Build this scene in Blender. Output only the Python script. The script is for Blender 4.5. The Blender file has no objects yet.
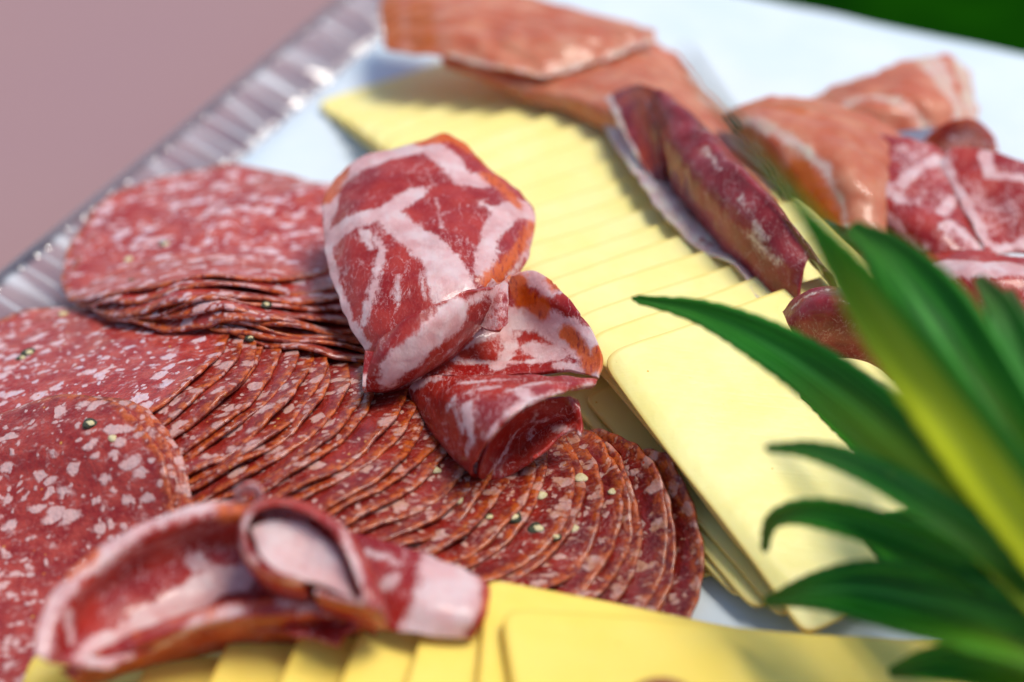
import bpy, math, random
import numpy as np
from mathutils import Vector
random.seed(7); rng = np.random.RandomState(7)
CM = 0.01
sc = bpy.context.scene
col = sc.collection

# ------------------------------------------------------------------ camera
PITCH = math.radians(37); DIST = 52.0; LENS = 60.0
CAM = np.array([0, -DIST*math.cos(PITCH), DIST*math.sin(PITCH)])
FW = np.array([0, math.cos(PITCH), -math.sin(PITCH)]); RT = np.array([1., 0, 0]); UP = np.cross(RT, FW)
S = 36.0/LENS/1024
def P(px, py, z=0.0):
    """point (cm) at height z seen at photo pixel px,py (used to measure the layout)"""
    d = FW + RT*(px-512)*S - UP*(py-341)*S
    return CAM + d*(z-CAM[2])/d[2]
cd = bpy.data.cameras.new("camera"); cam = bpy.data.objects.new("camera", cd); col.objects.link(cam)
cam.location = CAM*CM; cam.rotation_euler = (math.pi/2-PITCH, 0, 0)
cd.lens = LENS; cd.sensor_width = 36; cd.clip_start = 0.01; cd.clip_end = 200
cd.dof.use_dof = True; cd.dof.aperture_fstop = 4.3
fp = P(470, 400, 2.2); cd.dof.focus_distance = float(np.dot(fp-CAM, FW))*CM
sc.camera = cam

# ------------------------------------------------------------------ noise
_lat = rng.rand(64, 64, 64).astype(np.float32)
def vnoise(p, f=1.0, seed=0):
    q = np.asarray(p)*f + seed*7.31 + 200.0
    i = np.floor(q).astype(int); t = q-i; t = t*t*(3-2*t)
    def L(a, b, c): return _lat[(i[..., 0]+a) % 64, (i[..., 1]+b) % 64, (i[..., 2]+c) % 64]
    x, y, z = t[..., 0], t[..., 1], t[..., 2]
    r0 = (L(0,0,0)*(1-x)+L(1,0,0)*x)*(1-y)+(L(0,1,0)*(1-x)+L(1,1,0)*x)*y
    r1 = (L(0,0,1)*(1-x)+L(1,0,1)*x)*(1-y)+(L(0,1,1)*(1-x)+L(1,1,1)*x)*y
    return (r0*(1-z)+r1*z)*2-1
def fbm(p, f=1.0, seed=0, o=3):
    s = 0; a = 1
    for k in range(o): s = s + a*vnoise(p, f*2**k, seed+k*3); a *= .5
    return s/1.75

# ------------------------------------------------------------------ object helpers
def tag(o, label=None, cat=None, group=None, kind=None):
    if label: o['label'] = label
    if cat: o['category'] = cat
    if group: o['group'] = group
    if kind: o['kind'] = kind
    return o
def mesh_obj(name, V, F, mat, attrs=None, parent=None, thick=0, offset=1, origin=None, smooth=True):
    V = np.asarray(V, float)
    if origin is None:
        origin = np.array([V[:, 0].mean(), V[:, 1].mean(), V[:, 2].min()])
    me = bpy.data.meshes.new(name)
    me.from_pydata(((V-origin)*CM).tolist(), [], F)
    if smooth: me.polygons.foreach_set('use_smooth', [True]*len(me.polygons))
    for k, a in (attrs or {}).items():
        at = me.attributes.new(k, 'FLOAT', 'POINT'); at.data.foreach_set('value', np.asarray(a, np.float32).ravel())
    me.materials.append(mat); me.update()
    o = bpy.data.objects.new(name, me); col.objects.link(o)
    if parent is not None:
        o.parent = parent; o.location = tuple((origin*CM)-np.array(parent.location))
    else: o.location = tuple(origin*CM)
    if thick:
        m = o.modifiers.new('thickness', 'SOLIDIFY'); m.thickness = thick*CM; m.offset = offset
    return o
def empty(name, loc):
    o = bpy.data.objects.new(name, None); o.location = tuple(np.asarray(loc, float)*CM); o.empty_display_size = .02
    col.objects.link(o); return o
ORD = ['zeroth','first','second','third','fourth','fifth','sixth','seventh','eighth','ninth','tenth','eleventh','twelfth','thirteenth','fourteenth','fifteenth','sixteenth','seventeenth','eighteenth','nineteenth','twentieth','twenty-first','twenty-second','twenty-third','twenty-fourth','twenty-fifth']

# ------------------------------------------------------------------ materials
def new_mat(name):
    m = bpy.data.materials.new(name); m.use_nodes = True
    nt = m.node_tree; b = nt.nodes['Principled BSDF']
    return m, nt, b
class N:
    def __init__(s, nt): s.nt = nt; s.l = nt.links
    def node(s, t, **k):
        n = s.nt.nodes.new(t)
        for a, v in k.items(): setattr(n, a, v)
        return n
    def put(s, n, i, v):
        if v is None: return
        if isinstance(v, bpy.types.NodeSocket): s.l.new(v, n.inputs[i])
        else: n.inputs[i].default_value = v
    def math(s, op, a, b=None, c=None, clamp=False):
        n = s.node('ShaderNodeMath', operation=op, use_clamp=clamp)
        s.put(n, 0, a); s.put(n, 1, b); s.put(n, 2, c); return n.outputs[0]
    def vmath(s, op, a, b=None):
        n = s.node('ShaderNodeVectorMath', operation=op); s.put(n, 0, a); s.put(n, 1, b); return n.outputs[0]
    def scale(s, a, f):
        n = s.node('ShaderNodeVectorMath', operation='SCALE'); s.put(n, 0, a); s.put(n, 'Scale', f); return n.outputs[0]
    def attr(s, name): return s.node('ShaderNodeAttribute', attribute_name=name).outputs['Fac']
    def noise(s, vec, sc_, det=3, rough=.55, dist=0):
        n = s.node('ShaderNodeTexNoise'); s.put(n, 'Vector', vec); s.put(n, 'Scale', sc_); s.put(n, 'Detail', det)
        s.put(n, 'Roughness', rough); s.put(n, 'Distortion', dist); return n.outputs['Fac']
    def noisec(s, vec, sc_, det=2):
        n = s.node('ShaderNodeTexNoise'); s.put(n, 'Vector', vec); s.put(n, 'Scale', sc_); s.put(n, 'Detail', det); return n.outputs['Color']
    def vor(s, vec, sc_, feat='F1', rnd=1.0):
        n = s.node('ShaderNodeTexVoronoi', feature=feat); s.put(n, 'Vector', vec); s.put(n, 'Scale', sc_); s.put(n, 'Randomness', rnd); return n
    def mix(s, f, a, b):
        n = s.node('ShaderNodeMix', data_type='RGBA'); s.put(n, 0, f); s.put(n, 6, a); s.put(n, 7, b); return n.outputs[2]
    def ss(s, x, lo, hi):
        n = s.node('ShaderNodeMapRange', interpolation_type='SMOOTHSTEP'); s.put(n, 0, x); s.put(n, 1, lo); s.put(n, 2, hi); return n.outputs[0]
    def coords(s, rand=True):
        tc = s.node('ShaderNodeTexCoord'); v = s.scale(tc.outputs['Object'], 100.0)   # now in cm
        if rand:
            oi = s.node('ShaderNodeObjectInfo'); r = s.math('MULTIPLY', oi.outputs['Random'], 57.0)
            v = s.vmath('ADD', v, r)
        return v
    def objcol(s): return s.node('ShaderNodeObjectInfo').outputs['Color']
    def bump(s, h, strength=.3, dist=.01):
        n = s.node('ShaderNodeBump'); s.put(n, 'Height', h); s.put(n, 'Strength', strength); s.put(n, 'Distance', dist*CM*1.0); return n.outputs[0]
def c4(r, g, b): return (r, g, b, 1)

def salami_mat():
    m, nt, b = new_mat('salami'); n = N(nt)
    v = n.coords()
    w = n.scale(n.vmath('SUBTRACT', n.noisec(v, 1.7, 4), (.5, .5, .5)), .55)
    vw = n.vmath('ADD', v, w)
    dark = n.math('SUBTRACT', 1.0, n.node('ShaderNodeSeparateColor').outputs[0])
    sep = n.node('ShaderNodeSeparateColor'); n.put(sep, 0, n.objcol()); age = sep.outputs[0]   # 1 fresh pink .. 0 dark cured
    size = sep.outputs[1]
    # coarse and fine fat
    mpa = n.node('ShaderNodeMapping'); n.put(mpa, 0, vw); n.put(mpa, 'Scale', (.85, 1.35, 1.0)); n.put(mpa, 'Rotation', (0, 0, .3))
    A = n.vor(mpa.outputs[0], 2.3); sa = n.node('ShaderNodeSeparateColor'); n.put(sa, 0, A.outputs['Color'])
    th = n.math('MULTIPLY', n.ss(sa.outputs[0], .35, 1.0), n.math('MULTIPLY', size, .60))
    dA = n.math('ADD', A.outputs['Distance'], n.math('MULTIPLY', n.math('SUBTRACT', n.noise(v, 7, 4, .7), .5), .50))
    fa = n.math('MULTIPLY', n.ss(n.math('SUBTRACT', th, dA), -.09, .15), .88)
    B = n.vor(n.vmath('ADD', vw, (3.3, 1.7, 9.1)), 4.6); sb = n.node('ShaderNodeSeparateColor'); n.put(sb, 0, B.outputs['Color'])
    th2 = n.math('MULTIPLY', n.ss(sb.outputs[1], .4, 1.0), .5)
    fb = n.ss(n.math('SUBTRACT', th2, n.math('ADD', B.outputs['Distance'], n.math('MULTIPLY', n.math('SUBTRACT', n.noise(v, 12, 3), .5), .4))), -.05, .14)
    # smeared streak fat
    mp = n.node('ShaderNodeMapping'); n.put(mp, 0, vw); n.put(mp, 'Scale', (1.0, 2.2, 1.6)); n.put(mp, 'Rotation', (0, 0, .5))
    sm = n.noise(mp.outputs[0], 2.6, 4, .6); fs = n.math('MULTIPLY', n.ss(sm, .53, .74), .5)
    fat = n.math('MAXIMUM', n.math('MAXIMUM', fa, n.math('MULTIPLY', fb, .85)), fs, clamp=True)
    rim = n.attr('rim')
    fat = n.math('MULTIPLY', fat, n.math('SUBTRACT', 1.0, n.math('MULTIPLY', rim, .35)))
    patch = n.noise(v, 1.5, 4, .65)
    meat = n.mix(age, c4(.13, .0045, .003), c4(.40, .018, .012))
    meat = n.mix(n.ss(patch, .35, .7), meat, n.mix(age, c4(.28, .012, .004), c4(.60, .10, .065)))
    meat = n.mix(n.math('MULTIPLY', n.ss(n.noise(v, 7, 3), .5, .75), .5), meat, c4(.24, .02, .012))
    meat = n.mix(n.math('MULTIPLY', n.ss(rim, .0, 1.0), .8), meat, n.mix(n.ss(n.noise(v, 4.5, 3), .38, .62), c4(.20, .018, .004), c4(.58, .12, .014)))
    fcol = n.mix(age, c4(.62, .36, .30), c4(.84, .54, .52))
    fcol = n.mix(n.ss(n.noise(v, 3.5, 2), .4, .65), fcol, n.mix(age, c4(.55, .25, .13), c4(.82, .64, .70)))
    c = n.mix(fat, meat, fcol)
    # paprika flecks
    K = n.vor(n.vmath('ADD', v, (8, 2, 5)), 2.6); sk = n.node('ShaderNodeSeparateColor'); n.put(sk, 0, K.outputs['Color'])
    fk = n.math('MULTIPLY', n.math('LESS_THAN', K.outputs['Distance'], .10), n.math('GREATER_THAN', sk.outputs[0], .72))
    c = n.mix(fk, c, n.mix(sk.outputs[1], c4(.5, .02, .01), c4(.62, .30, .06)))
    n.put(b, 'Base Color', c)
    n.put(b, 'Roughness', n.math('ADD', .20, n.math('MULTIPLY', n.noise(v, 5, 2), .25)))
    n.put(b, 'Subsurface Weight', .22); n.put(b, 'Subsurface Radius', (1.0, .28, .2)); n.put(b, 'Subsurface Scale', .0018)
    h = n.math('ADD', n.math('MULTIPLY', fat, .4), n.math('ADD', n.math('MULTIPLY', n.noise(v, 10, 4), .9), n.math('MULTIPLY', n.noise(v, 2.5, 2), 1.5)))
    n.put(b, 'Normal', n.bump(h, .8, .05))
    n.put(b, 'Specular IOR Level', .4); n.put(b, 'Coat Weight', .3); n.put(b, 'Coat Roughness', .08)
    return m
def cured_mat(name, meat1, meat2, fatc, fat2, orange, veins=.6, rough=.3, sss=.3, trans=.12, fibk=.22, bumpk=.6):
    m, nt, b = new_mat(name); n = N(nt)
    v = n.coords(False)
    fatA = n.attr('fat'); org = n.attr('orange'); dry = n.attr('dry')
    mpv = n.node('ShaderNodeMapping'); n.put(mpv, 0, v); n.put(mpv, 'Scale', (2.6, .7, 1.4)); n.put(mpv, 'Rotation', (0, 0, -.5))
    nz = n.math('MULTIPLY', n.math('SUBTRACT', n.noise(v, 5.5, 6, .7), .5), 1.35)
    fat = n.math('MULTIPLY', n.ss(n.math('ADD', n.math('ADD', fatA, nz), n.math('MULTIPLY', n.math('SUBTRACT', n.noise(mpv.outputs[0], 5, 4, .7), .5), 1.0)), .24, .84), n.math('ADD', .70, n.math('MULTIPLY', n.ss(n.noise(v, 1.1, 3), .35, .6), .25)))
    # fine veins along ridges of a warped noise
    mp = n.node('ShaderNodeMapping'); n.put(mp, 0, v); n.put(mp, 'Scale', (2.0, .8, 1.2)); n.put(mp, 'Rotation', (0, 0, -.35))
    r = n.noise(mp.outputs[0], 1.5, 4, .6, .6)
    vein = n.math('SUBTRACT', 1.0, n.ss(n.math('ABSOLUTE', n.math('SUBTRACT', r, .5)), .0, .018))
    vein = n.math('MULTIPLY', vein, n.ss(n.noise(v, 1.3, 2), .42, .55))
    vein = n.math('MULTIPLY', vein, veins)
    fib = n.noise(mp.outputs[0], 7, 4, .7)
    meat = n.mix(n.ss(n.noise(v, .8, 3), .35, .65), meat1, meat2)
    meat = n.mix(n.math('MULTIPLY', n.ss(fib, .52, .8), fibk), meat, fatc)
    fc = n.mix(n.ss(n.noise(v, 1.6, 3), .4, .62), fatc, fat2)
    c = n.mix(vein, meat, fatc); c = n.mix(fat, c, fc)
    oz = n.ss(n.math('ADD', org, n.math('MULTIPLY', n.math('SUBTRACT', n.noise(v, 4, 4, .6), .5), 1.3)), .25, .95)
    c = n.mix(n.math('MULTIPLY', oz, .92), c, n.mix(n.ss(n.noise(mpv.outputs[0], 3.5, 4), .50, .72), orange, meat1))
    dz = n.ss(n.math('ADD', dry, n.math('MULTIPLY', n.math('SUBTRACT', n.noise(v, 9, 3, .6), .5), .9)), .4, .7)
    c = n.mix(dz, c, c4(.09, .045, .02))
    n.put(b, 'Base Color', c)
    n.put(b, 'Roughness', n.math('ADD', rough-.08, n.math('MULTIPLY', n.noise(v, 4, 3), .2)))
    n.put(b, 'Subsurface Weight', sss); n.put(b, 'Subsurface Radius', (1.0, .3, .2)); n.put(b, 'Subsurface Scale', .0035)
    n.put(b, 'Specular IOR Level', .4); n.put(b, 'Coat Weight', .35); n.put(b, 'Coat Roughness', .07)
    h = n.math('ADD', n.math('MULTIPLY', fib, .7), n.math('ADD', n.math('MULTIPLY', fat, .35), n.math('MULTIPLY', n.noise(v, 2.2, 3), 1.6)))
    n.put(b, 'Normal', n.bump(h, bumpk, .045))
    if trans:
        tr = n.node('ShaderNodeBsdfTranslucent'); n.put(tr, 0, c)
        mx = n.node('ShaderNodeMixShader'); n.put(mx, 0, trans); n.l.new(b.outputs[0], mx.inputs[1]); n.l.new(tr.outputs[0], mx.inputs[2])
        n.l.new(mx.outputs[0], nt.nodes['Material Output'].inputs[0])
    return m
def cheese_mat():
    m, nt, b = new_mat('cheese'); n = N(nt); v = n.coords()
    c = n.mix(n.ss(n.noise(v, .5, 3), .3, .7), c4(.94, .79, .27), c4(.96, .83, .35))
    mx = n.node('ShaderNodeMix', data_type='RGBA', blend_type='MULTIPLY'); n.put(mx, 0, 1.0); n.put(mx, 6, c); n.put(mx, 7, n.objcol()); c = mx.outputs[2]
    edge = n.attr('rim'); c = n.mix(n.math('MULTIPLY', edge, .6), c, c4(.84, .50, .07))  # golden brown paints the shade of the slice sides into the edge colour
    K = n.vor(v, .9); c = n.mix(n.math('LESS_THAN', K.outputs['Distance'], .028), c, c4(.8, .42, .02))
    n.put(b, 'Base Color', c); n.put(b, 'Roughness', .42)
    n.put(b, 'Subsurface Weight', .4); n.put(b, 'Subsurface Radius', (1.0, .75, .3)); n.put(b, 'Subsurface Scale', .0022)
    n.put(b, 'Specular IOR Level', .45)
    pit = n.vor(n.vmath('ADD', v, (4., 1., 2.)), 3.2); hole = n.math('MULTIPLY', n.ss(pit.outputs['Distance'], .02, .07), .5)
    cut = n.node('ShaderNodeMapping'); n.put(cut, 0, v); n.put(cut, 'Scale', (.25, 5., 1.)); n.put(cut, 'Rotation', (0, 0, .55))
    h = n.math('ADD', n.math('ADD', n.noise(v, 1.2, 3), hole), n.math('ADD', n.math('MULTIPLY', n.noise(v, 14, 2), .06), n.math('MULTIPLY', n.noise(cut.outputs[0], 2, 3), .22))); n.put(b, 'Normal', n.bump(h, .5, .08))
    return m
def leaf_mat():
    m, nt, b = new_mat('pineapple_leaf'); n = N(nt)
    t = n.attr('along'); a = n.attr('across')
    sp = n.node('ShaderNodeCombineXYZ'); n.put(sp, 0, n.math('MULTIPLY', a, 26.0)); n.put(sp, 1, n.math('MULTIPLY', t, 1.3))
    oi = n.node('ShaderNodeObjectInfo'); n.put(sp, 2, n.math('MULTIPLY', oi.outputs['Random'], 30.0))
    st = n.noise(sp.outputs[0], 1.3, 4, .6)
    c = n.mix(n.ss(st, .40, .64), c4(.002, .085, .009), c4(.06, .46, .015))
    sep = n.node('ShaderNodeSeparateColor'); n.put(sep, 0, oi.outputs['Color'])
    yel = n.math('MULTIPLY', sep.outputs[0], n.math('MULTIPLY', n.ss(t, .3, .8), n.ss(n.math('ADD', a, n.math('MULTIPLY', n.math('SUBTRACT', st, .5), .6)), .05, .5)))
    c = n.mix(yel, c, c4(.80, .80, .012))
    pale = n.math('MULTIPLY', sep.outputs[1], n.ss(st, .5, .72)); c = n.mix(pale, c, c4(.18, .32, .20))
    tip = n.math('SUBTRACT', 1.0, n.ss(t, .0, .28)); c = n.mix(n.math('MULTIPLY', tip, sep.outputs[2]), c, c4(.20, .15, .07))
    n.put(b, 'Base Color', c); n.put(b, 'Roughness', .42); n.put(b, 'Specular IOR Level', .3)
    n.put(b, 'Normal', n.bump(st, .5, .06))
    tr = n.node('ShaderNodeBsdfTranslucent'); n.put(tr, 0, n.mix(.5, c, c4(.12, .5, .02)))
    mx = n.node('ShaderNodeMixShader'); n.put(mx, 0, .42); n.l.new(b.outputs[0], mx.inputs[1]); n.l.new(tr.outputs[0], mx.inputs[2])
    n.l.new(mx.outputs[0], nt.nodes['Material Output'].inputs[0])
    return m
def simple(name, c, rough=.5, c2=None, sc_=1.0, bump=0, **kw):
    m, nt, b = new_mat(name); n = N(nt); v = n.coords(False)
    cc = n.mix(n.ss(n.noise(v, sc_, 4), .3, .7), c4(*c), c4(*(c2 or c))); n.put(b, 'Base Color', cc); n.put(b, 'Roughness', rough)
    if bump: n.put(b, 'Normal', n.bump(n.noise(v, sc_*3, 4), bump, .1))
    for k, x in kw.items(): n.put(b, k, x)
    return m
def plastic_mat():
    m, nt, b = new_mat('clear_plastic'); n = N(nt)
    tr = n.node('ShaderNodeBsdfTransparent'); n.put(tr, 0, c4(.93, .93, .95))
    gl = n.node('ShaderNodeBsdfGlossy'); n.put(gl, 'Roughness', .10)
    fr = n.node('ShaderNodeFresnel'); n.put(fr, 0, 1.75)
    mx = n.node('ShaderNodeMixShader'); n.put(mx, 0, n.math('ADD', n.math('MULTIPLY', fr.outputs[0], 1.2), .04, clamp=True)); n.l.new(tr.outputs[0], mx.inputs[1]); n.l.new(gl.outputs[0], mx.inputs[2])
    df = n.node('ShaderNodeBsdfDiffuse'); n.put(df, 0, c4(.72, .74, .76))
    m2 = n.node('ShaderNodeMixShader'); n.put(m2, 0, n.math('MULTIPLY', n.attr('frost_glint'), .55, clamp=True)); n.l.new(mx.outputs[0], m2.inputs[1]); n.l.new(df.outputs[0], m2.inputs[2])  # white diffuse stands in for skylight on rim ridges; evenly milky elsewhere
    n.l.new(m2.outputs[0], nt.nodes['Material Output'].inputs[0])
    return m

M_sal = salami_mat(); M_che = cheese_mat(); M_leaf = leaf_mat(); M_pla = plastic_mat()
M_cop = cured_mat('coppa', c4(.32, .005, .003), c4(.48, .036, .020), c4(.84, .50, .48), c4(.86, .62, .60), c4(.70, .12, .005), .6)
M_ham = cured_mat('cured_ham', c4(.68, .17, .075), c4(.80, .31, .17), c4(.86, .64, .56), c4(.84, .70, .56), c4(.72, .17, .008), .10, .34, .4, .28, .05, .28)
M_roll = cured_mat('dark_ham', c4(.20, .007, .008), c4(.34, .026, .028), c4(.80, .60, .56), c4(.86, .74, .60), c4(.42, .05, .012), .3, .3)
M_paper = simple('white_paper', (.66, .75, .80), .45, (.74, .80, .83), .25, .25)
M_pepper = simple('peppercorn_shell', (.018, .022, .012), .35, (.06, .07, .03), 12, .6)
M_pepin = simple('peppercorn_kernel', (.62, .50, .22), .5, (.75, .66, .40), 14, .3)

# ------------------------------------------------------------------ settled height of the food on the platter
RES = .1; X0, Y0 = -34., -26.; NX, NY = 700, 760
H = np.zeros((NX, NY)); TOP = -np.ones((NX, NY), int)
gx = X0+np.arange(NX)*RES; gy = Y0+np.arange(NY)*RES
def blur(a, r):
    r = max(1, int(round(r/RES)))
    for ax in (0, 1):
        for _ in range(2):
            p = np.concatenate([np.repeat(np.take(a, [0], ax), r, ax), a, np.repeat(np.take(a, [-1], ax), r+1, ax)], ax)
            cs = np.cumsum(p, ax); n_ = a.shape[ax]
            cs0 = np.concatenate([np.zeros_like(np.take(cs, [0], ax)), cs], ax)
            a = (np.take(cs0, range(2*r+1, 2*r+1+n_), ax)-np.take(cs0, range(0, n_), ax))/(2*r+1)
    return a
def sample(A, x, y):
    fx = np.clip((x-X0)/RES, 0, NX-2.001); fy = np.clip((y-Y0)/RES, 0, NY-2.001)
    i = fx.astype(int) if hasattr(fx, 'astype') else int(fx); j = fy.astype(int) if hasattr(fy, 'astype') else int(fy)
    a = fx-i; b = fy-j
    return (A[i, j]*(1-a)+A[i+1, j]*a)*(1-b)+(A[i, j+1]*(1-a)+A[i+1, j+1]*a)*b
def hit(px, py):
    z = 1.0
    for _ in range(12):
        p = P(px, py, z); z = .5*z+.5*float(sample(H, np.array(p[0]), np.array(p[1])))
    return P(px, py, z)
THINGS = []
def place(px, py, t=.15):
    z = 1.0
    for _ in range(14):
        p = P(px, py, z); z = .5*z+.5*(float(sample(HB[0], np.array(p[0]), np.array(p[1])))+t)
    return P(px, py, z)
HB = [H]
def refresh(): HB[0] = blur(H, .8)
def settle(inside, bbox, t, stiff, idx, rigid=0):
    """drape a flexible slice over what lies there already"""
    x0, x1, y0, y1 = bbox; pad = 1.5
    i0 = max(0, int((x0-pad-X0)/RES)); i1 = min(NX, int((x1+pad-X0)/RES)); j0 = max(0, int((y0-pad-Y0)/RES)); j1 = min(NY, int((y1+pad-Y0)/RES))
    W = H[i0:i1, j0:j1]
    Sm = blur(W, stiff); Sf = np.maximum(Sm, W); Sf = np.maximum(blur(Sf, .12), W)
    Sf = blur(Sf, .1)+.035
    full = H.copy(); full[i0:i1, j0:j1] = Sf
    GX, GY = np.meshgrid(gx[i0:i1], gy[j0:j1], indexing='ij')
    msk = inside(GX, GY)
    if rigid:                                   # a stiff slice bridges gaps: mostly a plane resting on what is below
        gxm, gym, zm = GX[msk], GY[msk], W[msk]; x_, y_ = gxm.mean(), gym.mean()
        A3 = np.stack([gxm-x_, gym-y_, np.ones_like(gxm)], 1); co = np.linalg.lstsq(A3, zm, rcond=None)[0]
        plane = co[0]*(GX-x_)+co[1]*(GY-y_)+co[2]; plane = plane+max(0, np.quantile(zm-plane[msk], .72))
        Q = rigid*plane+(1-rigid)*Sf; Q = np.maximum(blur(np.maximum(Q, W), .25), W)+.03
        Sf = blur(Q, .1)+.005; full[i0:i1, j0:j1] = Sf
    W[msk] = (Sf+t)[msk]
    TOP[i0:i1, j0:j1][msk] = idx
    return full
def salami(cx, cy, r, label, group, age=.8, size=1.0, ruffle=.05, t=.13, seed=0, stiff=.7, squash=1.0, rot=0, tilt=0):
    idx = len(THINGS)
    ph = np.random.RandomState(seed+50).rand(6)*6.28
    def rad(a): return r*(1+.018*np.sin(2*a+ph[0])+.014*np.sin(3*a+ph[1])+.008*np.sin(5*a+ph[2])+.004*np.sin(11*a+ph[3])+.003*np.sin(23*a+ph[4])+.0025*np.sin(41*a+ph[5]))
    def loc(x, y):
        dx, dy = x-cx, y-cy; c, s = math.cos(rot), math.sin(rot)
        return dx*c+dy*s, (-dx*s+dy*c)/squash
    def inside(x, y):
        lx, ly = loc(x, y); return np.hypot(lx, ly) < rad(np.arctan2(ly, lx))
    full = settle(inside, (cx-r, cx+r, cy-r, cy+r), t, stiff, idx)
    NR, NA = 46, 190
    V = []; rim = []; F = []
    rr = (np.linspace(0, 1, NR))**.9; aa = np.linspace(0, 2*np.pi, NA, endpoint=False)
    R, A = np.meshgrid(rr[1:], aa, indexing='ij')
    lx = R*rad(A)*np.cos(A); ly = R*rad(A)*np.sin(A)*squash
    lx = np.concatenate([[0], lx.ravel()]); ly = np.concatenate([[0], ly.ravel()]); Rf = np.concatenate([[0], R.ravel()]); Af = np.concatenate([[0], A.ravel()])
    c, s = math.cos(rot), math.sin(rot)
    x = cx+lx*c-ly*s; y = cy+lx*s+ly*c
    z = sample(full, x, y)
    z = z+tilt*np.clip(y-cy+r*.2, 0, 99)**1.0
    z = z+ruffle*Rf**4*(1+np.sin(Af*7+ph[4])+.5*np.sin(Af*13+ph[5]))*.5+.02*fbm(np.stack([x, y, z*0+seed], -1), 1.2)
    V = np.stack([x, y, z], -1)
    for j in range(NA): F.append((0, 1+j, 1+(j+1) % NA))
    for i in range(NR-2):
        b = 1+i*NA
        for j in range(NA):
            k = (j+1) % NA; F.append((b+j, b+NA+j, b+NA+k, b+k))
    rim = np.clip((Rf-.93)/.06+.35*vnoise(np.stack([x, y, y*0+seed], -1), 3.0), 0, 1)*(Rf > .91)
    o = mesh_obj('salami_slice', V, F, M_sal, {'rim': rim}, thick=t, offset=1, origin=np.array([cx, cy, z.min()]))
    o.color = (age, size, 0, 1)
    tag(o, label, 'salami slice', group); THINGS.append(o); return o
def cheese(cx, cy, w, l, ang, label, group, tint=(1, 1, 1), t=.2, stiff=1.2, seed=0, sag=None):
    idx = len(THINGS); c, s = math.cos(ang), math.sin(ang)
    rr = np.random.RandomState(seed)
    def inside(x, y):
        dx, dy = x-cx, y-cy; u = (dx*c+dy*s)/(w/2); v = (-dx*s+dy*c)/(l/2); return (np.abs(u)**26+np.abs(v)**26) < 1
    R = math.hypot(w, l)/2
    full = settle(inside, (cx-R, cx+R, cy-R, cy+R), t, stiff, idx, .8)
    n_ = 64; g = np.linspace(-1, 1, n_); g = np.sign(g)*np.abs(g)**.85
    U, Vv = np.meshgrid(g, g, indexing='ij'); U = U.ravel(); Vv = Vv.ravel()
    k = np.maximum(np.abs(U), np.abs(Vv)); q = (np.abs(U)**26+np.abs(Vv)**26)**(1/26)+1e-9
    sc2 = k/q; u = U*sc2*w/2*(1+.006*np.sin(Vv*4+seed)); v = Vv*sc2*l/2*(1+.006*np.sin(U*5+seed))
    x = cx+u*c-v*s; y = cy+u*s+v*c; z = sample(full, x, y)
    z = z+.015*fbm(np.stack([x, y, x*0+seed], -1), .7)
    F = [(i*n_+j, (i+1)*n_+j, (i+1)*n_+j+1, i*n_+j+1) for i in range(n_-1) for j in range(n_-1)]
    rim = np.clip((k-.985)/.015, 0, 1)
    o = mesh_obj('cheese_slice', np.stack([x, y, z], -1), F, M_che, {'rim': rim}, thick=t, offset=1, origin=np.array([cx, cy, z.min()]))
    o.color = (*tint, 1)
    bv = o.modifiers.new('soft edge', 'BEVEL'); bv.width = .0004; bv.segments = 2; bv.limit_method = 'ANGLE'; bv.angle_limit = math.radians(50)
    tag(o, label, 'cheese slice', group); THINGS.append(o); return o

# ------------------------------------------------------------------ cured meat sheets, shaped by rows of points
def catmull(pts, n_):
    pts = np.asarray(pts, float)
    if len(pts) == 1: return np.repeat(pts, n_, 0)
    d = np.r_[0, np.cumsum(np.linalg.norm(np.diff(pts, axis=0), axis=1)+1e-6)]; u = np.linspace(0, d[-1], n_)
    out = np.zeros((n_, pts.shape[1])); ext = np.vstack([2*pts[0]-pts[1], pts, 2*pts[-1]-pts[-2]])
    de = np.r_[-(d[1]-d[0]), d, 2*d[-1]-d[-2]]
    for k in range(n_):
        i = min(max(np.searchsorted(d, u[k], 'right')-1, 0), len(pts)-2)
        p0, p1, p2, p3 = ext[i:i+4]; t0, t1, t2, t3 = de[i:i+4]; t = u[k]; h = t2-t1; a = (t-t1)/h
        m1 = (p2-p0)/(t2-t0)*h; m2 = (p3-p1)/(t3-t1)*h
        out[k] = (2*a**3-3*a*a+1)*p1+(a**3-2*a*a+a)*m1+(-2*a**3+3*a*a)*p2+(a**3-a*a)*m2
    return out
def grid(rows, nu, nv):
    R = np.array([catmull([P(*p) for p in r], nu) for r in rows])       # rows, nu, 3
    # common spacing down the rows keeps the patch smooth
    mid = R[:, nu//2]; d = np.r_[0, np.cumsum(np.linalg.norm(np.diff(R, axis=0), axis=2).mean(1)+1e-6)]
    out = np.zeros((nv, nu, 3)); u = np.linspace(0, d[-1], nv)
    ext = np.concatenate([[2*R[0]-R[1]], R, [2*R[-1]-R[-2]]]); de = np.r_[-d[1], d, 2*d[-1]-d[-2]]
    for k in range(nv):
        i = min(max(np.searchsorted(d, u[k], 'right')-1, 0), len(R)-2)
        p0, p1, p2, p3 = ext[i:i+4]; t0, t1, t2, t3 = de[i:i+4]; h = t2-t1; a = (u[k]-t1)/h
        m1 = (p2-p0)/(t2-t0)*h; m2 = (p3-p1)/(t3-t1)*h
        out[k] = (2*a**3-3*a*a+1)*p1+(a**3-2*a*a+a)*m1+(-2*a**3+3*a*a)*p2+(a**3-a*a)*m2
    vv = np.interp(u, d, np.linspace(0, 1, len(R)))                     # row coordinate 0..1
    return out, vv
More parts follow.
